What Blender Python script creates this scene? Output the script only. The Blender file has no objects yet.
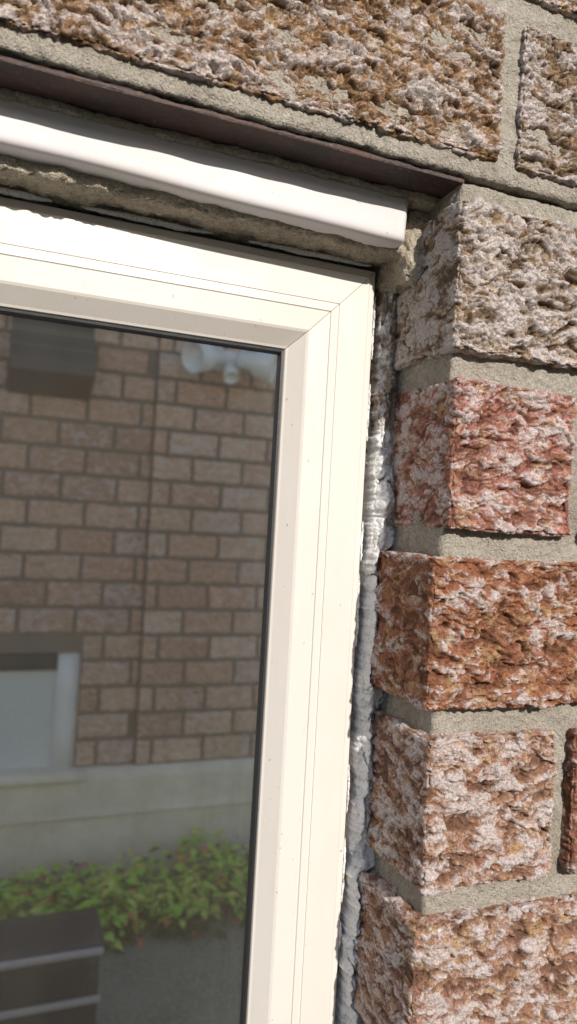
import bpy, math, random
import numpy as np
from mathutils import Matrix, Vector
random.seed(7); rng=np.random.RandomState(11)
scene=bpy.context.scene
scene.view_settings.view_transform='Standard'; scene.view_settings.look='None'; scene.view_settings.exposure=0

# ---------------------------------------------------------------- noise
_perm=rng.permutation(256); _perm=np.concatenate([_perm,_perm,_perm])
_g=rng.normal(size=(256,3)); _g/=np.linalg.norm(_g,axis=1)[:,None]
def pn(P):
    I=np.floor(P).astype(np.int64); F=P-I; I&=255
    U=F*F*F*(F*(F*6-15)+10)
    def gr(dx,dy,dz):
        h=_perm[_perm[_perm[(I[:,0]+dx)&255]+((I[:,1]+dy)&255)]+((I[:,2]+dz)&255)]
        g=_g[h]
        return g[:,0]*(F[:,0]-dx)+g[:,1]*(F[:,1]-dy)+g[:,2]*(F[:,2]-dz)
    u,v,w=U[:,0],U[:,1],U[:,2]
    x00=gr(0,0,0)*(1-u)+gr(1,0,0)*u; x10=gr(0,1,0)*(1-u)+gr(1,1,0)*u
    x01=gr(0,0,1)*(1-u)+gr(1,0,1)*u; x11=gr(0,1,1)*(1-u)+gr(1,1,1)*u
    return ((x00*(1-v)+x10*v)*(1-w)+(x01*(1-v)+x11*v)*w)*1.6
def ss(a,b,x):
    t=np.clip((x-a)/(b-a),0,1); return t*t*(3-2*t)

# ---------------------------------------------------------------- mesh helpers
def make_mesh(name,V,Q,mat,attrs=None,smooth=True,parent=None):
    V=np.asarray(V,dtype=np.float32); Q=np.asarray(Q,dtype=np.int32)
    me=bpy.data.meshes.new(name)
    me.vertices.add(len(V)); me.vertices.foreach_set('co',V.ravel())
    n=Q.shape[1]
    me.loops.add(Q.size); me.loops.foreach_set('vertex_index',Q.ravel())
    me.polygons.add(len(Q)); me.polygons.foreach_set('loop_start',np.arange(0,Q.size,n,dtype=np.int32))
    me.polygons.foreach_set('use_smooth',np.full(len(Q),smooth))
    me.update(calc_edges=True); me.validate()
    if attrs:
        for k,a in attrs.items():
            a=np.asarray(a,dtype=np.float32)
            if a.ndim==1:
                at=me.attributes.new(k,'FLOAT','POINT'); at.data.foreach_set('value',a)
            else:
                at=me.attributes.new(k,'FLOAT_COLOR','POINT')
                c=np.ones((len(a),4),dtype=np.float32); c[:,:3]=a; at.data.foreach_set('color',c.ravel())
    me.materials.append(mat)
    ob=bpy.data.objects.new(name,me); scene.collection.objects.link(ob)
    if parent: ob.parent=parent
    return ob
def empty(name):
    e=bpy.data.objects.new(name,None); scene.collection.objects.link(e); e.empty_display_size=.1; return e
def lattice_box(xs,ys,zs,faces='FLRTB'):
    nx,ny,nz=len(xs),len(ys),len(zs)
    quads=[]
    def idx(i,j,k): return (i*ny+j)*nz+k
    def grid(a,b,f,flip):
        A,B=np.meshgrid(np.arange(a-1),np.arange(b-1),indexing='ij'); A=A.ravel();B=B.ravel()
        q=np.stack([f(A,B),f(A+1,B),f(A+1,B+1),f(A,B+1)],1)
        quads.append(q[:,::-1] if flip else q)
    if 'F' in faces: grid(nx,nz,lambda a,b:idx(a,0*a,b),False)
    if 'K' in faces: grid(nx,nz,lambda a,b:idx(a,0*a+ny-1,b),True)
    if 'L' in faces: grid(ny,nz,lambda a,b:idx(0*a,a,b),True)
    if 'R' in faces: grid(ny,nz,lambda a,b:idx(0*a+nx-1,a,b),False)
    if 'T' in faces: grid(nx,ny,lambda a,b:idx(a,b,0*a+nz-1),False)
    if 'B' in faces: grid(nx,ny,lambda a,b:idx(a,b,0*a),True)
    Q=np.concatenate(quads)
    u,inv=np.unique(Q,return_inverse=True); Q=inv.reshape(Q.shape)
    k=u%nz; j=(u//nz)%ny; i=u//(nz*ny)
    P=np.stack([np.asarray(xs)[i],np.asarray(ys)[j],np.asarray(zs)[k]],1)
    return P,Q
def lin(a,b,res): return np.linspace(a,b,max(3,int(round((b-a)/res))+1))
def lin_edge(a,b,res,er):
    out=[a]; s=er
    while out[-1]+s<b:
        out.append(out[-1]+s)
        if out[-1]-a>.006: s=min(res,s*1.5)
    out.append(b); return np.array(out)
def round_disp(P,mn,mx,r,hf):
    mn=np.array(mn);mx=np.array(mx)
    inner=np.clip(P,mn+r,mx-r); d=P-inner; l=np.linalg.norm(d,axis=1)[:,None]; n=d/np.maximum(l,1e-9)
    H,disp=hf(P,n)
    return inner+n*r+n*disp[:,None],H

def terrace(f,w=.13):
    k=np.floor(f); r=f-k
    return k+ss(.5-w,.5+w,r)
def brick_height(amp,seed,side=.5,wear=.0015,S=1.0):
    def f(P,n):
        q=(P+seed)*S
        wv=.0050*np.stack([pn(q*55+3),pn(q*55+9),pn(q*55+17)],1)+.0018*np.stack([pn(q*170+3),pn(q*170+9),pn(q*170+17)],1)
        wq=q+wv
        f1=pn(wq*[34,34,80])*1.0+.5*pn(wq*[80,80,170]+8)
        T=terrace(f1*3.4+.3)/3.4
        f2=pn(wq*[75,75,160]+31)+.5*pn(wq*[190,190,340]+12)
        T2=terrace(f2*2.4)/2.4
        c=np.abs(pn(wq*[44,44,130]+51)); c=ss(0,.10,c)
        c2=np.abs(pn(wq*[120,120,280]+5)); c2=ss(0,.15,c2)
        mid=pn(q*[130,130,190]+2); sm=pn(q*330); sm2=pn(q*640)
        H=.52+.40*T+.28*T2-.34*(1-c)-.18*(1-c2)+.10*mid+.10*sm+.08*sm2
        pits=ss(.28,.42,pn(wq*[95,95,180]+21)); H=H-.28*pits
        big=pn(q*[20,20,28]+4)
        fro=np.abs(n[:,1])
        a=amp*(side+(1-side)*fro)
        disp=a*(H-.58)+.0024*big*(amp/.006)*(.25+.75*fro)
        edge=1-np.max(np.abs(n),axis=1)
        disp=disp-edge*wear*(1+2.0*pn(q*55+30)+1.2*pn(q*160))
        return np.clip(H,0,1.2),disp
    return f

class Acc:
    def __init__(s): s.V=[];s.Q=[];s.A={};s.n=0
    def add(s,V,Q,**at):
        s.V.append(V); s.Q.append(Q+s.n); s.n+=len(V)
        for k,a in at.items():
            a=np.asarray(a,dtype=float)
            if a.ndim==0: a=np.full(len(V),float(a))
            elif a.shape==(3,): a=np.tile(a,(len(V),1))
            s.A.setdefault(k,[]).append(a)
    def build(s,name,mat,**kw):
        return make_mesh(name,np.concatenate(s.V),np.concatenate(s.Q),mat,{k:np.concatenate(a) for k,a in s.A.items()},**kw)

# ---------------------------------------------------------------- materials
class NT:
    def __init__(s,name):
        s.m=bpy.data.materials.new(name); s.m.use_nodes=True; s.t=s.m.node_tree; s.t.nodes.clear()
        s.out=s.n('ShaderNodeOutputMaterial'); s.b=s.n('ShaderNodeBsdfPrincipled'); s.l(s.b.outputs[0],s.out.inputs[0])
        s.co=s.n('ShaderNodeTexCoord').outputs['Object']
    def n(s,t,**k):
        x=s.t.nodes.new(t)
        for a,v in k.items(): setattr(x,a,v)
        return x
    def l(s,a,b): s.t.links.new(a,b)
    def noise(s,scale,detail=4,rough=.6,vec=None,dist=0,sc=None,off=None):
        x=s.n('ShaderNodeTexNoise'); x.inputs['Scale'].default_value=scale; x.inputs['Detail'].default_value=detail
        x.inputs['Roughness'].default_value=rough; x.inputs['Distortion'].default_value=dist
        v=vec or s.co
        if sc or off:
            mp=s.n('ShaderNodeMapping'); mp.inputs['Scale'].default_value=sc or (1,1,1); mp.inputs['Location'].default_value=off or (0,0,0); s.l(v,mp.inputs[0]); v=mp.outputs[0]
        s.l(v,x.inputs['Vector']); return x.outputs[0]
    def ramp(s,f,a,b,ca=(0,0,0,1),cb=(1,1,1,1)):
        x=s.n('ShaderNodeValToRGB'); x.color_ramp.elements[0].position=a; x.color_ramp.elements[1].position=b
        x.color_ramp.elements[0].color=ca; x.color_ramp.elements[1].color=cb; s.l(f,x.inputs[0]); return x.outputs[0]
    def mix(s,f,a,b,mode='MIX'):
        x=s.n('ShaderNodeMix',data_type='RGBA',blend_type=mode)
        if isinstance(f,(int,float)): x.inputs[0].default_value=f
        else: s.l(f,x.inputs[0])
        for v,i in((a,6),(b,7)):
            if isinstance(v,tuple): x.inputs[i].default_value=(*v[:3],1)
            else: s.l(v,x.inputs[i])
        return x.outputs[2]
    def math(s,op,a,b=0):
        x=s.n('ShaderNodeMath',operation=op)
        for v,i in((a,0),(b,1)):
            if isinstance(v,(int,float)): x.inputs[i].default_value=v
            else: s.l(v,x.inputs[i])
        return x.outputs[0]
    def attr(s,name):
        return s.n('ShaderNodeAttribute',attribute_name=name)
    def bump(s,h,dist,strength=1,prev=None):
        x=s.n('ShaderNodeBump'); x.inputs['Distance'].default_value=dist; x.inputs['Strength'].default_value=strength
        s.l(h,x.inputs['Height'])
        if prev: s.l(prev,x.inputs['Normal'])
        s.l(x.outputs[0],s.b.inputs['Normal']); return x.outputs[0]
    def col(s,c):
        if isinstance(c,tuple): s.b.inputs['Base Color'].default_value=(*c[:3],1)
        else: s.l(c,s.b.inputs['Base Color'])
    def rough(s,r): s.b.inputs['Roughness'].default_value=r

def mat_brick(name,F=1.0,lo=.490,hi=.565,cavc=(.05,.024,.014),dk=.5,bumpk=1.0,cavhi=.40):
    m=NT(name)
    base=m.attr('base').outputs['Color']; crust=m.attr('crust').outputs['Fac']; h=m.attr('h').outputs['Fac']
    n1=m.noise(70*F,6,.72,sc=(1,1,1.8),dist=.4); n2=m.noise(210*F,5,.74,sc=(1,1,1.6)); n3=m.noise(520*F,4,.7)
    n4=m.noise(70*F,5,.65,dist=.8,off=(3,5,7)); n5=m.noise(120*F,5,.7,off=(9,2,4),sc=(1,1,1.5))
    b=m.mix(m.ramp(n5,.38,.58),m.mix(dk,base,(.11,.04,.02)),base)
    b=m.mix(m.math('MULTIPLY',m.ramp(n4,.52,.61),.75),b,(.64,.42,.23))
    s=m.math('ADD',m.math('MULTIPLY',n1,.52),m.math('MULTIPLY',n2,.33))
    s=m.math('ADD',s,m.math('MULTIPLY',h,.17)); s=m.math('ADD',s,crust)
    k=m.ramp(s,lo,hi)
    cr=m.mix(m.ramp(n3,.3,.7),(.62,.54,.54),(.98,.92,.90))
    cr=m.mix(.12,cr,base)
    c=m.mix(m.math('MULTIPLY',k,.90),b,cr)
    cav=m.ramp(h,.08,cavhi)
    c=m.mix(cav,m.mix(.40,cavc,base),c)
    g=m.ramp(m.noise(950*F,2,.6),.25,.75,(.70,.68,.66,1),(1.22,1.20,1.18,1))
    c=m.mix(1.0,c,g,'MULTIPLY')
    m.col(c); m.rough(.85); m.b.inputs['Specular IOR Level'].default_value=.35
    p=m.bump(n2,.0042/F*bumpk,.75); p=m.bump(n3,.0020/F*bumpk,.9,p); m.bump(m.noise(1200*F,2,.5),.0008/F*bumpk,.9,p)
    return m.m
def mat_mortar(name,c1=(.31,.275,.225),c2=(.50,.45,.38)):
    m=NT(name)
    c=m.mix(m.ramp(m.noise(420,4,.7),.32,.68),c1,c2)
    c=m.mix(m.math('MULTIPLY',m.ramp(m.noise(30,5,.7),.45,.72),.55),c,(.23,.19,.145))
    sp=m.ramp(m.noise(1300,2,.5),.60,.70); c=m.mix(m.math('MULTIPLY',sp,.7),c,(.11,.08,.06))
    m.col(c); m.rough(.95)
    p=m.bump(m.noise(160,4,.7),.004,.8); m.bump(m.noise(800,3,.6),.0018,1,p)
    return m.m
def mat_plain(name,c,rough=.5,var=.08,bumpd=.0003,scale=60,metal=0):
    m=NT(name)
    d=tuple(x*(1-var*2) for x in c); m.col(m.mix(m.ramp(m.noise(scale,5,.65),.35,.7),d,c)); m.rough(rough)
    m.b.inputs['Metallic'].default_value=metal
    m.bump(m.noise(scale*6,3,.6),bumpd,.6)
    return m.m
def mat_pvc(name,c):
    m=NT(name)
    dirt=m.ramp(m.noise(14,6,.7,sc=(1,1,.35)),.45,.8)
    col=m.mix(m.math('MULTIPLY',dirt,.45),c,(c[0]*.84,c[1]*.79,c[2]*.72))
    st=m.ramp(m.noise(160,3,.6,sc=(1,1,.06)),.60,.75); col=m.mix(m.math('MULTIPLY',st,.10),col,(.45,.37,.28))
    sp=m.ramp(m.noise(300,2,.4),.735,.765); col=m.mix(m.math('MULTIPLY',sp,.6),col,(.25,.17,.11))
    m.col(col); m.b.inputs['Specular IOR Level'].default_value=.4
    rg=m.ramp(m.noise(35,4,.6),.3,.7,(.38,.38,.38,1),(.55,.55,.55,1)); m.l(rg,m.b.inputs['Roughness'])
    p=m.bump(m.noise(9,2,.5),.0012,.35); m.bump(m.noise(700,2,.5),.00008,.6,p)
    return m.m
def mat_caulk():
    m=NT('old_caulk')
    d=m.attr('dirt').outputs['Fac']
    n=m.math('ADD',m.noise(110,6,.78),m.math('MULTIPLY',d,.30))
    k=m.ramp(n,.56,.77)
    c=m.mix(k,(.90,.88,.86),(.24,.18,.13))
    sp=m.ramp(m.noise(500,4,.65),.60,.67); c=m.mix(m.math('MULTIPLY',sp,.6),c,(.09,.07,.05))
    m.col(c); m.rough(.6)
    p=m.bump(m.noise(120,5,.7),.003,.8); m.bump(m.noise(600,3,.6),.0008,.8,p)
    return m.m
M_brick=mat_brick('split_face_brick'); M_mortar=mat_mortar('sandy_mortar')
M_fill=mat_mortar('mortar_fill',(.40,.34,.25),(.66,.58,.46))
M_pvc=mat_pvc('cream_pvc',(.690,.640,.585)); M_trim=mat_pvc('white_trim',(.68,.635,.635))
M_gasket=mat_plain('black_rubber',(.02,.02,.022),.5)
M_spacer=mat_plain('aluminium_spacer',(.35,.35,.36),.45)
M_dark=mat_plain('dark_backing',(.045,.03,.02),.9)  # timber behind the joint gaps, plain dark backing behind the mitre seams
def mat_lintel():
    m=NT('rusty_painted_steel')
    n=m.noise(45,6,.7,sc=(.4,1,1)); c=m.mix(m.ramp(n,.42,.64),(.032,.018,.015),(.085,.034,.022))
    c=m.mix(m.ramp(m.noise(260,4,.7),.60,.68),c,(.15,.08,.05)); m.col(c); m.rough(.5); m.bump(m.noise(200,5,.7),.0015,.8); return m.m
M_lintel=mat_lintel(); M_caulk=mat_caulk()

# ---------------------------------------------------------------- geometry constants (camera at origin)
D=.35; SK=1.294; G=-1.6*SK
XC=.2315; PITCH=.101; BH=.0855
wall=empty('brick_wall')

vis=Acc()
def dense(x0,x1,zb,zt,base,crust,seed,reveal=False,amp=.0078,res=.0008,y0=D-.001):
    mn=(x0,y0,zb);mx=(x1,y0+.085,zt)
    ys=lin(y0,y0+.085,res) if reveal else lin_edge(y0,y0+.085,.02,res)
    P,Q=lattice_box(lin(x0,x1,res),ys,lin(zb,zt,res),'FLRTB')
    P,H=round_disp(P,mn,mx,.0022,brick_height(amp,seed,.36))
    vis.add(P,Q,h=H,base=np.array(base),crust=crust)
t=[.189-PITCH*k for k in range(6)]
ochre=(.44,.27,.15); pink=(.52,.25,.19); rust=(.44,.19,.10); tan=(.50,.30,.20)
dense(.2320,.5215,t[0]-BH,t[0],(.42,.30,.19),.040,1.3,True)
dense(.2350,.3215,t[1]-BH,t[1],(.58,.25,.18),.008,2.7,True,amp=.0068)
dense(.3345,.624,t[1]-BH,t[1],(.54,.27,.17),.0,3.1)
dense(.2265,.516,t[2]-BH,t[2],(.48,.20,.105),-.020,4.9,True)
dense(.2300,.3195,t[3]-BH,t[3],(.52,.28,.18),.015,5.5,True)
dense(.3325,.622,t[3]-BH,t[3],(.46,.20,.12),-.02,6.1)
dense(.2265,.516,t[4]-BH,t[4],(.50,.27,.18),.008,7.3,True)
dense(.2320,.3205,t[5]-BH,t[5],(.36,.16,.1),0,8.3,True,res=.0016)
zb0=.2140
dense(-.037,.2565,zb0,zb0+BH,(.46,.28,.15),.008,9.9,amp=.0086)
dense(.2695,.560,zb0,zb0+BH,(.42,.29,.18),.035,10.7)
dense(-.19,.100,zb0+PITCH,zb0+PITCH+BH,ochre,.02,11.1,res=.0014)
dense(.1135,.404,zb0+PITCH,zb0+PITCH+BH,ochre,.02,12.1)
dense(.4175,.700,zb0+PITCH,zb0+PITCH+BH,ochre,.02,13.1,res=.0014)
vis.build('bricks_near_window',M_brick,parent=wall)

low=Acc()
def coarse(acc,x0,x1,zb,zt,y0,seed,res=.006,depth=.085,amp=.006,pal=(ochre,pink,rust,tan)):
    if x1-x0<.02: return
    P,Q=lattice_box(lin(x0,x1,res),lin_edge(y0,y0+depth,.03,.004),lin(zb,zt,res),'FLRTB')
    P,H=round_disp(P,(x0,y0,zb),(x1,y0+depth,zt),.004,brick_height(amp,seed,.4))
    b=np.array(pal[random.randrange(len(pal))])*random.uniform(.85,1.15)
    acc.add(P,Q,h=H,base=b,crust=random.uniform(-.04,.04))
L=.2895; J=.0135
XL=-.78; ZSILL=-1.05
for k in range(-8,24):
    zt=.189-PITCH*k
    if k<0: zt=zb0+BH+PITCH*(-1-k)
    zb=zt-BH
    if zt<G: continue
    if zb>.19 or zt<ZSILL: spans=[(-1.6,1.6)]
    else: spans=[(-1.6,XL),(XC,1.6)]
    for (a,b) in spans:
        if k==-1: row=[(-.037-(L+J)*i,-.037-(L+J)*i+L) for i in range(1,6)]+[(.5735+(L+J)*i,.5735+(L+J)*i+L) for i in range(0,4)]
        elif k==-2: row=[(-.19-(L+J)*i,-.19-(L+J)*i+L) for i in range(1,6)]+[(.7135+(L+J)*i,.7135+(L+J)*i+L) for i in range(0,4)]
        elif a==XC and k<=5:
            s={0:.535,1:.6375,2:.5295,3:.6355,4:.5295,5:.334}[k]
            row=[(s+(L+J)*i,s+(L+J)*i+L) for i in range(0,5)]
        else:
            off=(k%2)*(L+J)/2
            row=[]
            x=a-(0 if a==XC else off)
            if a==XC and k%2: row.append((a,a+.088)); x=a+.088+J
            while x<b: row.append((x,x+L)); x+=L+J
        for (p,q) in row:
            p=max(p,a); q=min(q,b)
            if b==XL and q>XL-.03: q=XL
            coarse(low,p,q,zb,zt,D-.001,random.random()*50)
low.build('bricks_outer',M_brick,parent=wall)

def mort(name,mn,mx,res,mat,amp=.0009,r=.002,faces='FLRTB',parent=wall,fine=True,freq=60):
    ys=lin(mn[1],mx[1],res) if fine else lin_edge(mn[1],mx[1],.03,res)
    P,Q=lattice_box(lin(mn[0],mx[0],res),ys,lin(mn[2],mx[2],res),faces)
    def hf(P,n):
        a=pn(P*freq)+.6*pn(P*freq*3.2)+.4*pn(P*freq*8); return a*0+.5,amp*a
    P,H=round_disp(P,mn,mx,r,hf)
    return make_mesh(name,P,Q,mat,parent=parent)
mort('mortar_jamb',(XC+.0055,D+.0080,-.45),(.62,.50,.2025),.0016,M_mortar,.0014)
mort('mortar_jamb_outer',(.6195,D+.0085,-.46),(1.59,.50,.2022),.02,M_mortar)
mort('mortar_jamb_lower',(XC+.0060,D+.0085,G),(1.59,.50,-.449),.02,M_mortar)
mort('mortar_head',(-.20,D+.0035,.2042),(.62,.44,.42),.0016,M_mortar,.0015,fine=False)
mort('mortar_head_top',(-1.6,D+.0035,.4195),(1.59,.44,1.19),.03,M_mortar,fine=False)
mort('mortar_head_left',(-1.6,D+.0035,.2045),(-.199,.44,.4197),.02,M_mortar,fine=False)
mort('mortar_head_right',(.619,D+.0035,.2030),(1.59,.44,.4197),.02,M_mortar,fine=False)
mort('mortar_left_jamb',(-1.6,D+.005,G),(XL-.005,.50,.2043),.03,M_mortar)
mort('mortar_sill',(XL-.0055,D+.005,G),(XC+.0055,.50,ZSILL-.03),.03,M_mortar)
P,Q=lattice_box(lin(XL,XC,.01),lin(D-.025,.47,.01),lin(ZSILL-.035,ZSILL,.008),'FLRTBK')
P,H=round_disp(P,(XL,D-.025,ZSILL-.035),(XC,.47,ZSILL),.004,lambda P,n:(P[:,0]*0,.0008*pn(P*50)))
make_mesh('sill',P,Q,M_mortar,parent=wall)

lint=empty('steel_lintel')
SITE=False
def site(V):
    # neighbour plot enlarged about the mirrored camera point, keeping its shadow off our wall
    V=np.array(V,dtype=float)*SK; V[:,1]-=.88*(SK-1); return V
def solid_box(name,mn,mx,mat,parent=None,r=.001,res=.01,amp=.0,freq=40):
    P,Q=lattice_box(lin(mn[0],mx[0],res),lin(mn[1],mx[1],min(res,(mx[1]-mn[1])/3)),lin(mn[2],mx[2],min(res,(mx[2]-mn[2])/3)),'FLRTBK')
    P,H=round_disp(P,mn,mx,min(r,.45*min(mx[i]-mn[i] for i in range(3))),lambda P,n:(P[:,0]*0,amp*pn(P*freq)))
    if SITE: P=site(P)
    return make_mesh(name,P,Q,mat,parent=parent,smooth=False if r<.0015 else True)
solid_box('horizontal_leg',(-.95,D+.0070,.2005),(.2385,.3960,.2035),M_lintel,lint,.0008,.006,.0010)
solid_box('vertical_leg',(-.95,.4420,.2005),(.2385,.4480,.29),M_lintel,lint,.0008,.03)

mort('mortar_fill_head',(XL,.3960,.1700),(.246,.445,.2005),.0016,M_fill,.0024,.004,'FLRTB',freq=55)
mort('mortar_fill_above_trim',(XL,.3795,.1965),(.243,.430,.2012),.0013,M_fill,.0015,.0018,'FLRTB',freq=60)
mort('mortar_fill_corner',(.2225,.3900,.153),(.2440,.44,.1995),.0012,M_fill,.0028,.006,freq=70)

# ---------------------------------------------------------------- trim with rounded end
trim=empty('window_trim')
def build_trim():
    xs=np.concatenate([np.linspace(-.77,.19,260)[:-1],.2215-.0315*(1-np.sin(np.linspace(0,1,90)*math.pi/2))])
    yb=.404; yf=.3815
    prof=[]
    for a in np.linspace(0,math.pi,61):
        c=math.cos(a); s=math.sin(a)
        prof.append((math.copysign(abs(c)**.24,c),abs(s)**.20))
    V=[];Q=[]
    m=len(prof); xe=xs[-1]
    for x in xs:
        q=min(1,max(0,(.20-x)/.32)); zc=.1852+.0034*q; hz=.0133-.0025*q
        dd=xe-x; R=.007
        k=1 if dd>R else math.sqrt(max(0,1-((R-dd)/R)**2))
        kk=.55+.45*k if dd>1e-5 else 0
        wob=.0006*math.sin(x*21+1)+.0003*math.sin(x*47)
        for (u,w) in prof:
            V.append((x,yb-(yb-yf)*w*max(k,.02)+.0022*w*(.5-.5*u),zc+wob*(1 if u<0 else .3)+hz*u*kk))
    for i in range(len(xs)-1):
        for j in range(m-1):
            Q.append((i*m+j,(i+1)*m+j,(i+1)*m+j+1,i*m+j+1))
    make_mesh('trim_moulding',V,Q,M_trim,parent=trim)
build_trim()

# ---------------------------------------------------------------- window
win=empty('window')
XO=.2196; ZT=.1665; XW=-.765; ZB=ZSILL+.004
prof=[(0,.470),(0,.4250),(.0007,.4240),(.0052,.4238),(.0056,.4212),(.0064,.4202),(.0255,.4200),(.0262,.4200),(.0265,.4206),(.0272,.4206),(.0275,.4200),(.0318,.4199),(.0322,.4207),(.0330,.4208),(.0336,.4204),(.0455,.4212),(.0470,.4220),(.0555,.4300),(.0568,.4308),(.0574,.4322),(.0574,.4460)]
gask=[(.0576,.4314),(.0590,.4316),(.0598,.4327),(.0601,.4370),(.0601,.4460)]
spac=[(.0590,.4390),(.0665,.4390),(.0672,.4396),(.0672,.4505)]
def frame(pr,mat,name,gap):
    for side in 'RTLB':
        V=[];Q=[]
        for (d,y) in pr:
            if side=='R': a=(XO-d,y,ZB+d+gap); b=(XO-d,y,ZT-d-gap)
            if side=='L': a=(XW+d,y,ZT-d-gap); b=(XW+d,y,ZB+d+gap)
            if side=='T': a=(XO-d-gap,y,ZT-d); b=(XW+d+gap,y,ZT-d)
            if side=='B': a=(XW+d+gap,y,ZB+d); b=(XO-d-gap,y,ZB+d)
            V+= [a,b]
        for i in range(len(pr)-1): Q.append((2*i,2*i+1,2*i+3,2*i+2))
        make_mesh(name+'_'+{'R':'right_stile','L':'left_stile','T':'head','B':'bottom_rail'}[side],V,Q,mat,smooth=False,parent=win)
frame(prof,M_pvc,'frame',.00018)
frame([(d,y+.0012) for d,y in prof[1:-1]],M_dark,'mitre_backing',0)  # dark backing added behind the mitre gaps so the seams read dark
frame(gask,M_gasket,'gasket',0); frame(spac,M_spacer,'spacer',0)
def mat_glass(name,refl,veil):
    m=NT(name); t=m.t
    g=m.n('ShaderNodeBsdfGlossy'); g.inputs['Roughness'].default_value=.004; g.inputs['Color'].default_value=(1,.98,.94,1)
    tr=m.n('ShaderNodeBsdfTransparent'); tr.inputs['Color'].default_value=(.94,.97,.93,1)
    fr=m.n('ShaderNodeLayerWeight'); fr.inputs['Blend'].default_value=.35
    f=m.math('ADD',m.math('MULTIPLY',fr.outputs['Facing'],.15),refl); f=m.math('MINIMUM',f,.97)
    mx=m.n('ShaderNodeMixShader'); m.l(f,mx.inputs[0]); m.l(tr.outputs[0],mx.inputs[1]); m.l(g.outputs[0],mx.inputs[2])
    last=mx.outputs[0]
    if veil:
        df=m.n('ShaderNodeBsdfDiffuse'); df.inputs['Color'].default_value=(.84,.74,.60,1)  # diffuse veil added as haze to brighten the dim reflection
        k=m.ramp(m.noise(7,6,.7,sc=(1,1,.4)),.3,.8,(veil*.6,)*3+(1,),(veil*1.5,)*3+(1,))
        m2=m.n('ShaderNodeMixShader'); m.l(k,m2.inputs[0]); m.l(last,m2.inputs[1]); m.l(df.outputs[0],m2.inputs[2]); last=m2.outputs[0]
    m.l(last,m.out.inputs[0])
    bp=m.n('ShaderNodeBump'); bp.inputs['Distance'].default_value=.0002; bp.inputs['Strength'].default_value=.25; m.l(m.noise(6,1,.4),bp.inputs['Height']); m.l(bp.outputs[0],g.inputs['Normal'])
    t.nodes.remove(m.b); return m.m
def sheet(name,x0,x1,z0,z1,y,mat,parent):
    make_mesh(name,[(x0,y,z0),(x1,y,z0),(x1,y,z1),(x0,y,z1)],[(0,1,2,3)],mat,smooth=False,parent=parent)
sheet('outer_pane',XW+.058,XO-.058,ZB+.058,ZT-.058,.4350,mat_glass('coated_glass',.84,.032),win)
sheet('inner_pane',XW+.058,XO-.058,ZB+.058,ZT-.058,.4530,mat_glass('inner_glass',.85,0),win)
M_room=mat_plain('room_wall',(.10,.10,.095),.9)
room=empty('room_interior')
for nm,mn,mx in (('back_wall',(-2,3.0,G),(1.6,3.05,1.0)),('left_wall',(-2.05,.52,G),(-2,3.0,1.0)),('right_wall',(1.6,.52,G),(1.65,3.0,1.0)),('ceiling',(-2,.52,1.0),(1.6,3.0,1.05)),('floor',(-2,.52,G+.1),(1.6,3.0,G+.15)),
    ('front_right',(XO-.002,.505,G),(1.6,.52,1.0)),('front_left',(-2,.505,G),(XW+.01,.52,1.0)),('front_top',(XW+.01,.505,ZT-.01),(XO-.002,.52,1.0)),('front_low',(XW+.01,.505,G),(XO-.002,.52,ZB+.02))):
    solid_box(nm,mn,mx,M_room,room,.0005,.6)
solid_box('gap_back_jamb',(XO+.0006,.436,ZB),(XC+.012,.50,.168),M_dark,room,.0005,.1)
solid_box('gap_back_head',(XW,.438,ZT+.0006),(XC+.01,.50,.178),M_dark,room,.0005,.1)

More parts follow.
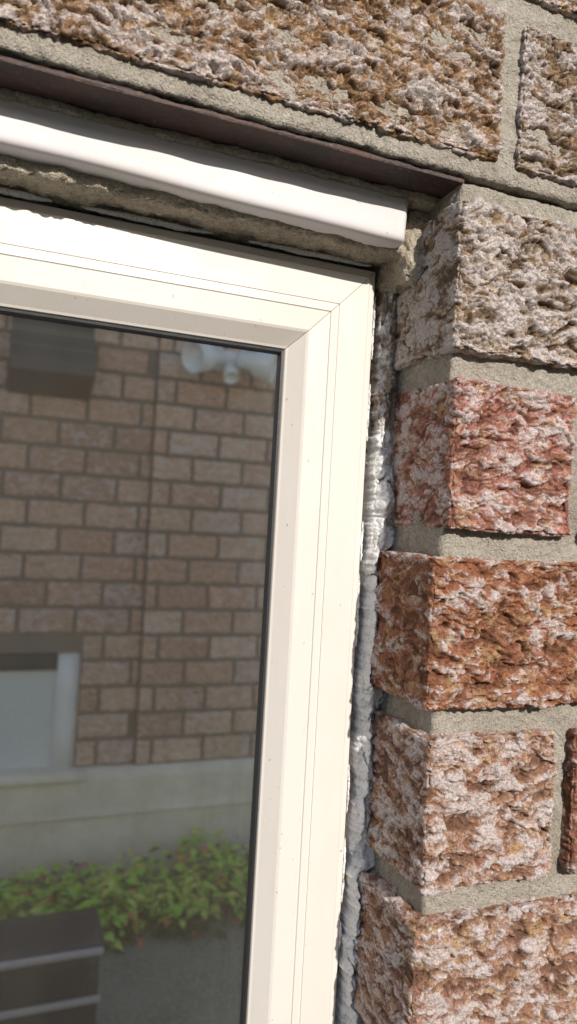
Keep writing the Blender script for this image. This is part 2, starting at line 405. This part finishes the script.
# ---------------------------------------------------------------- caulk
caulk=empty('caulk_sealant')
def n1(x,s=0): return pn(np.stack([np.asarray(x,float),np.zeros_like(x)+s,np.zeros_like(x)+.37*s+.5],1))
def jamb_caulk():
    zs=np.arange(-.50,.160,.0007); us=np.linspace(0,1,40)
    nz,nu=len(zs),len(us)
    xr=np.full(nz,XC+.0066)
    cx={0:.232,1:.235,2:.2265,3:.230,4:.2265,5:.232,6:.23,7:.23}
    for k in range(8):
        zt=.189-PITCH*k; zb=zt-BH
        inb=ss(zb-.004,zb+.003,zs)*(1-ss(zt-.003,zt+.004,zs))
        xr=xr+inb*(cx[k]+.0012-(XC+.0066))
    low=1-ss(-.02,.08,zs)
    xl=XO+.0034+.0022*n1(zs*32,1)+.0020*n1(zs*110,2)+.0015*n1(zs*330,3)+.0008*n1(zs*800,4)
    xl=np.maximum(xl,XO+.0003)
    Z=np.repeat(zs,nu); U=np.tile(us,nz); XLv=np.repeat(xl,nu); XR=np.repeat(xr,nu)
    X=XLv+(XR-XLv)*U
    P=np.stack([X,0*X,Z],1)
    lump=.0046*n1(zs*24,5)+.0034*n1(zs*75,6)+.0012*n1(zs*210,7)
    yL=.4215+.0012*n1(zs*50,8); yR=.4180-.0035*low+.0035*n1(zs*22,9)
    Y=np.repeat(yL,nu)*(1-U)+np.repeat(yR,nu)*U
    ctr=np.repeat(.42+.26*n1(zs*26,14),nu); wd=np.repeat(.25+.12*n1(zs*40,15),nu)
    bul=np.exp(-((U-ctr)/wd)**2)
    Y=Y-bul*(.0050+np.repeat(.8*lump+.0018*low,nu))
    ct2=np.repeat(.86+.12*n1(zs*26,24),nu); Y=Y-np.exp(-((U-ct2)/.13)**2)*np.repeat(.0016+.0022*n1(zs*48,25),nu)
    Y=Y+.0016*pn(P*[260,1,140])+.0010*pn(P*520)+.0005*pn(P*1100)
    Y=Y+.014*(1-ss(0,.08,U))
    cr=np.abs(pn(P*[150,0,34]+5)); ck=(1-ss(0,.06,cr))*ss(.1,.3,U)*ss(-.25,.15,pn(P*22+3)); Y=Y+.0050*ck
    V=np.stack([X,Y,Z],1)
    A,B=np.meshgrid(np.arange(nz-1),np.arange(nu-1),indexing='ij');A=A.ravel();B=B.ravel()
    Q=np.stack([A*nu+B,A*nu+B+1,(A+1)*nu+B+1,(A+1)*nu+B],1)
    dirt=.0+.75*ss(.0,.11,Z)+.40*pn(P*30)+.6*(1-bul)*ss(.55,.9,U)+.6*ck
    make_mesh('jamb_bead',V,Q,M_caulk,{'dirt':dirt},parent=caulk)
jamb_caulk()
def strand(name,pts,rads,dirt,seed):
    m=10; V=[];Q=[]
    pts=np.array(pts); T=np.gradient(pts,axis=0); T/=np.linalg.norm(T,axis=1)[:,None]
    for i,(p,t_,r) in enumerate(zip(pts,T,rads)):
        a=np.cross(t_,[0,1,0]); a/=np.linalg.norm(a); b=np.cross(a,t_)
        for j in range(m):
            an=2*math.pi*j/m
            V.append(p+r*(math.cos(an)*a+math.sin(an)*b*.8))
    for i in range(len(pts)-1):
        for j in range(m): Q.append((i*m+j,i*m+(j+1)%m,(i+1)*m+(j+1)%m,(i+1)*m+j))
    V=np.array(V); V=V+.0004*np.stack([pn(V*500+seed),pn(V*500+seed+9),pn(V*500+seed+17)],1)
    make_mesh(name,V,Q,M_caulk,{'dirt':np.full(len(V),dirt)},parent=caulk)
z=.15; i=0
while z>-.48:
    ln=random.uniform(.015,.05); zs=np.arange(z,z-ln,-.001)
    if random.random()<.5 and len(zs)>6:
        x=XO+.0002+.0005*n1(zs*90,i+20); y=.4240+.0010*n1(zs*60,i+40)
        env=np.sin(np.linspace(0,math.pi,len(zs)))**.4
        strand('residue_%d'%i,np.stack([x,y,zs],1),(.0007+.0004*n1(zs*160,i))*env+.0001,.3,i)
    z-=ln+random.uniform(.0,.02); i+=1
x=.214
while x>-.6:
    ln=random.uniform(.03,.12); xs=np.arange(x,x-ln,-.0012)
    if len(xs)>6:
        zz=ZT+.0014+.0006*n1(xs*60,i+3); y=.4205+.0010*n1(xs*40,i+50)
        env=np.sin(np.linspace(0,math.pi,len(xs)))**.4
        strand('head_bead_%d'%i,np.stack([xs,y,zz],1),(.0017+.0004*n1(xs*120,i))*env+.0001,.1,i)
    x-=ln+random.uniform(.002,.022); i+=1

# ---------------------------------------------------------------- ground
def mat_ground():
    m=NT('ground_gravel')
    c=m.mix(m.ramp(m.noise(3,6,.7),.35,.65),(.20,.22,.14),(.32,.325,.24)); c=m.mix(m.ramp(m.noise(60,4,.7),.45,.6),c,(.38,.38,.31))
    m.col(c); m.rough(.95); m.bump(m.noise(40,5,.7),.02,.8); return m.m
make_mesh('ground',[(-300,-300,G),(300,-300,G),(300,300,G),(-300,300,G)],[(0,1,2,3)],mat_ground(),smooth=False)

# ---------------------------------------------------------------- neighbouring house (seen in the glass)
SITE=True; GL=-1.6
house=empty('brick_house')
M_nbrick=mat_brick('brightened_split_brick',.30,.52,.66,(.30,.18,.12),.30,.6,.32)
YN=-2.52; NP=.118; NB=.101; NLn=.225; NJ=.016
nb=Acc(); FT=GL+.47
palN=((.88,.58,.43),(.92,.64,.48),(.74,.47,.36),(.94,.70,.54),(.84,.53,.40))  # brick tones lifted above real brick to stand in for missing sunlight
def nbrick(x0,x1,zb,zt,y):
    if x1-x0<.03:return
    P,Q=lattice_box(lin(x0,x1,.0095),np.array([0,.006,.012,.05]),lin(zb,zt,.0095),'FLRTB')
    P,H=round_disp(P,(x0,0,zb),(x1,.05,zt),.005,brick_height(.013,random.random()*40,.5,S=.5))
    P[:,0]=(x0+x1)-P[:,0]; P[:,1]=y-P[:,1]
    nb.add(site(P),Q,h=np.clip(H+.12,0,1),base=np.clip(np.array(random.choice(palN))*random.uniform(.80,1.0)*(.9 if x0<PX0 else 1.05),0,.95),crust=random.uniform(-.04,.05))
nwin=[(-.75,.40,-1.13,-.62)]
r=0; zb=FT+.01; PX0=.66
while zb<.93:
    x=-3.6-(r%2)*(NLn+NJ)/2+random.uniform(-.02,.02)
    while x<4.2:
        a,b=x,x+NLn; x+=NLn+NJ
        for (wa,wb,wz0,wz1) in nwin:
            if zb+NB>wz0+.02 and zb<wz1-.02 and a<wb and b>wa:
                if a<wa: b=wa
                elif b>wb: a=wb
                else: a=b
        if b-a<.03: continue
        if a<PX0<b:
            nbrick(a,PX0-.003,zb,zb+NB,YN); nbrick(PX0,b,zb,zb+NB,YN+.03)
        else: nbrick(a,b,zb,zb+NB,YN+(.03 if a>=PX0 else 0))
    zb+=NP; r+=1
ZTOP=zb+.005
nb.build('brick_facing',M_nbrick,parent=house)
M_nm=mat_mortar('neighbour_mortar',(.20,.155,.12),(.30,.24,.19))
def mat_conc():
    m=NT('concrete_foundation'); c=m.mix(m.ramp(m.noise(5,6,.7),.35,.7),(.74,.67,.53),(.93,.87,.72)); m.col(c); m.rough(.9); m.bump(m.noise(30,5,.7),.006,.7); return m.m  # concrete paled beyond its own colour to make up for missing sunlight
M_conc=mat_conc(); M_roof=mat_plain('asphalt_shingle',(.09,.08,.075),.9,.2,.004,8)
M_white=mat_plain('white_paint',(.88,.88,.86),.4,.03); M_grey=mat_plain('plastic_and_shade_grey',(.035,.04,.045),.5,.1)
solid_box('mortar_wall_low',(-3.7,YN-.30,FT),(-.75,YN-.010,ZTOP),M_nm,house,.0005,1)
solid_box('mortar_wall_mid',(-.7502,YN-.31,-.62),(PX0-.002,YN-.0105,ZTOP),M_nm,house,.0005,1)
solid_box('mortar_wall_mid_low',(.3995,YN-.305,FT),(PX0-.002,YN-.011,-.6205),M_nm,house,.0005,1)
solid_box('mortar_wall_right',(PX0-.0015,YN-.30,FT),(4.3,YN+.020,ZTOP),M_nm,house,.0005,1)
solid_box('foundation',(-3.7,YN-.30,GL-.1),(4.3,YN+.055,FT),M_conc,house,.004,.05,.004,8)
solid_box('foundation_ledge',(-3.7,YN+.0551,FT-.20),(4.3,YN+.070,FT-.185),M_conc,house,.003,.05,.004,9)
solid_box('window_pane',(-.70,YN-.14,-1.13),(.35,YN-.04,-.66),mat_plain('pale_window_blind',(.70,.74,.73),.35,.05),house,.0005,.5)
solid_box('window_frame_right',(.30,YN-.13,-1.13),(.398,YN-.02,-.622),M_white,house,.003,.2)
solid_box('window_frame_left',(-.748,YN-.13,-1.13),(-.66,YN-.02,-.622),M_white,house,.003,.2)
solid_box('window_frame_head',(-.659,YN-.13,-.70),(.299,YN-.02,-.622),M_grey,house,.003,.2)  # head coloured dark to stand in for shadow along the window top
solid_box('window_sill',(-.80,YN-.128,-1.165),(.44,YN+.085,-1.128),M_conc,house,.003,.1)
solid_box('soffit',(-3.9,YN-.3,ZTOP+.001),(4.5,YN+.05,ZTOP+.02),M_white,house,.002,1)
solid_box('gutter',(-3.9,YN+.051,ZTOP-.01),(4.5,YN+.10,ZTOP+.03),M_white,house,.01,.3)
make_mesh('roof',site([(-3.9,YN+.08,ZTOP+.035),(4.5,YN+.08,ZTOP+.035),(4.5,YN-3.7,ZTOP+.6),(-3.9,YN-3.7,ZTOP+.6),(4.5,YN-7.5,ZTOP+.035),(-3.9,YN-7.5,ZTOP+.035)]),[(0,1,2,3),(3,2,4,5)],M_roof,smooth=False,parent=house)
solid_box('rear_body',(-3.7,YN-7.3,GL),(4.3,YN-.31,ZTOP),M_nm,house,.0005,2)

aw=empty('vent_hood')
def prism(name,pts,x0,x1,mat,parent):
    n=len(pts); V=site([(x0,y,z) for y,z in pts]+[(x1,y,z) for y,z in pts]).tolist()
    me=bpy.data.meshes.new(name); F=[tuple(range(n))[::-1],tuple(range(n,2*n))]+[(i,(i+1)%n,n+(i+1)%n,n+i) for i in range(n)]
    me.from_pydata(V,[],F); me.materials.append(mat); o=bpy.data.objects.new(name,me); scene.collection.objects.link(o); o.parent=parent
    bv=o.modifiers.new('b','BEVEL'); bv.width=.004; bv.segments=2
M_taupe=mat_plain('taupe_metal',(.08,.07,.06),.5,.1)
prism('hood',[(YN+.01,.84),(YN+.03,.84),(YN+.22,.62),(YN+.22,.57),(YN+.01,.50)],.02,.36,M_taupe,aw)
prism('flange',[(YN+.012,.93),(YN+.030,.93),(YN+.030,.845),(YN+.012,.845)],-.30,.20,M_white,aw)
sl=empty('security_light')
def cone(name,p,d,r0,r1,ln,mat,parent,seg=24):
    d=Vector(d).normalized(); q=d.to_track_quat('Z','Y').to_matrix()
    V=[];Q=[]
    rings=[(0,0),(0,r0*.9),(.02*ln,r0),(.35*ln,r0*1.02),(.5*ln,r1*.9),(ln,r1),(ln,r1*.88),(ln*.85,r1*.8),(ln*.85,0)]
    for (a,rr) in rings:
        for j in range(seg):
            an=2*math.pi*j/seg; v=q@Vector((rr*math.cos(an),rr*math.sin(an),a)); V.append((p[0]+v.x,p[1]+v.y,p[2]+v.z))
    for i in range(len(rings)-1):
        for j in range(seg): Q.append((i*seg+j,i*seg+(j+1)%seg,(i+1)*seg+(j+1)%seg,(i+1)*seg+j))
    make_mesh(name,site(V),Q,mat,parent=parent)
yl=YN+.03
solid_box('mount_plate',(.90,yl+.001,.70),(1.04,yl+.04,.80),M_white,sl,.01,.02)
cone('lamp_head_a',(.92,yl+.07,.76),(-.9,.5,-.25),.045,.075,.17,M_white,sl)
cone('lamp_head_b',(1.02,yl+.07,.76),(.9,.5,-.25),.045,.075,.17,M_white,sl)
cone('motion_sensor',(.97,yl+.05,.72),(0,.7,-.7),.03,.035,.09,M_white,sl)

sb=empty('storage_box')
bx=(-.55,.345,-1.40,-1.22)
M_pale=mat_plain('pale_slat',(.50,.51,.52),.45)
solid_box('body',(bx[0],bx[2],GL),(bx[1],bx[3],-1.200),M_grey,sb,.006,.05)
solid_box('lid',(bx[0]-.015,bx[2]-.01,-1.1995),(bx[1]+.012,bx[3]+.012,-1.180),M_grey,sb,.006,.05)
for i,zz in enumerate((-1.205,-1.335,-1.475)):
    solid_box('slat_%d'%i,(bx[0]-.004,bx[3]+.0125,zz),(bx[1]+.004,bx[3]+.026,zz+.018),M_pale,sb,.003,.05)
solid_box('latch',(.30,bx[3]+.0262,-1.30),(.330,bx[3]+.036,-1.25),M_grey,sb,.004,.01)

# ---------------------------------------------------------------- plant bed
def mat_leaf():
    m=NT('leaf'); c=m.attr('lc').outputs['Color']; m.col(c); m.rough(.4)
    tr=m.n('ShaderNodeBsdfTranslucent'); m.l(c,tr.inputs['Color']); mx=m.n('ShaderNodeMixShader'); mx.inputs[0].default_value=.2
    m.l(m.b.outputs[0],mx.inputs[1]); m.l(tr.outputs[0],mx.inputs[2]); m.l(mx.outputs[0],m.out.inputs[0]); return m.m
lv=Acc()
clumps=[(-1.5+4.2*k/120+random.uniform(-.05,.05),random.uniform(-2.36,-1.95),random.uniform(.10,.25),random.uniform(.09,.16)) for k in range(120)]
for (cx_,cy_,ht,rd) in clumps:
    tone=random.random()
    for _ in range(90):
        a=random.uniform(0,6.283); rr=rd*math.sqrt(random.random()); hz=ht*random.uniform(.1,1)*(1-.5*(rr/rd)**2)
        c=np.array([cx_+rr*math.cos(a),cy_+rr*math.sin(a),GL+hz]); s=random.uniform(.018,.042)
        an=a+random.uniform(-1,1)
        d=np.array([math.cos(an),math.sin(an),random.uniform(-.5,.25)]); d/=np.linalg.norm(d)
        u=np.cross(d,[random.uniform(-.4,.4),random.uniform(-.4,.4),1]); u/=np.linalg.norm(u); nn=np.cross(u,d)
        V=np.array([c,c+s*(.8*d+.42*u+.1*nn),c+s*1.8*d,c+s*(.8*d-.42*u+.1*nn)])
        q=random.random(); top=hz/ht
        col=(.46,.80,.09) if tone<.6 else (.66,.88,.18)  # greens brightened to look sunlit, as the bed lies in shade
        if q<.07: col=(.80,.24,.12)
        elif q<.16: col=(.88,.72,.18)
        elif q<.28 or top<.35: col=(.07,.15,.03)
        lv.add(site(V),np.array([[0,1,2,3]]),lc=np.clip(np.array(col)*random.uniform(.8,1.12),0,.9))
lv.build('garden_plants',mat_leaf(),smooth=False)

# ---------------------------------------------------------------- light
el=math.radians(25.5); az=math.radians(7)
ts=Vector((math.sin(az)*math.cos(el),-math.cos(az)*math.cos(el),math.sin(el)))
sd=bpy.data.lights.new('sun','SUN'); sd.energy=4.7; sd.angle=math.radians(.5); sd.color=(1,.94,.855)
so=bpy.data.objects.new('sun',sd); scene.collection.objects.link(so); so.rotation_euler=ts.to_track_quat('Z','Y').to_euler(); so.location=(0,-5,6)
w=bpy.data.worlds.new('World'); scene.world=w; w.use_nodes=True
bg=w.node_tree.nodes.get('Background') or w.node_tree.nodes.new('ShaderNodeBackground')
sk=w.node_tree.nodes.new('ShaderNodeTexSky'); sk.sky_type='NISHITA'; sk.sun_disc=False; sk.sun_elevation=el; sk.sun_rotation=math.atan2(ts.x,ts.y)
w.node_tree.links.new(sk.outputs[0],bg.inputs[0]); bg.inputs[1].default_value=.15

# ---------------------------------------------------------------- camera
f=740.
h=Vector((1862,118,740)).normalized()
v=Vector((.0633,-.9975,.02)); v=(v-h*v.dot(h)).normalized()
n=h.cross(-v)
Mx=Matrix(((h.x,-h.y,-h.z),(n.x,-n.y,-n.z),(v.x,-v.y,-v.z)))
cd=bpy.data.cameras.new('camera'); cam=bpy.data.objects.new('camera',cd); scene.collection.objects.link(cam)
cam.matrix_world=Mx.to_4x4()
cd.sensor_fit='VERTICAL'; cd.sensor_height=36; cd.sensor_width=36*577/1024; cd.lens=f/1024*36
cd.clip_start=.01; cd.clip_end=1000
cd.dof.use_dof=True; cd.dof.focus_distance=.43; cd.dof.aperture_fstop=9
scene.camera=cam
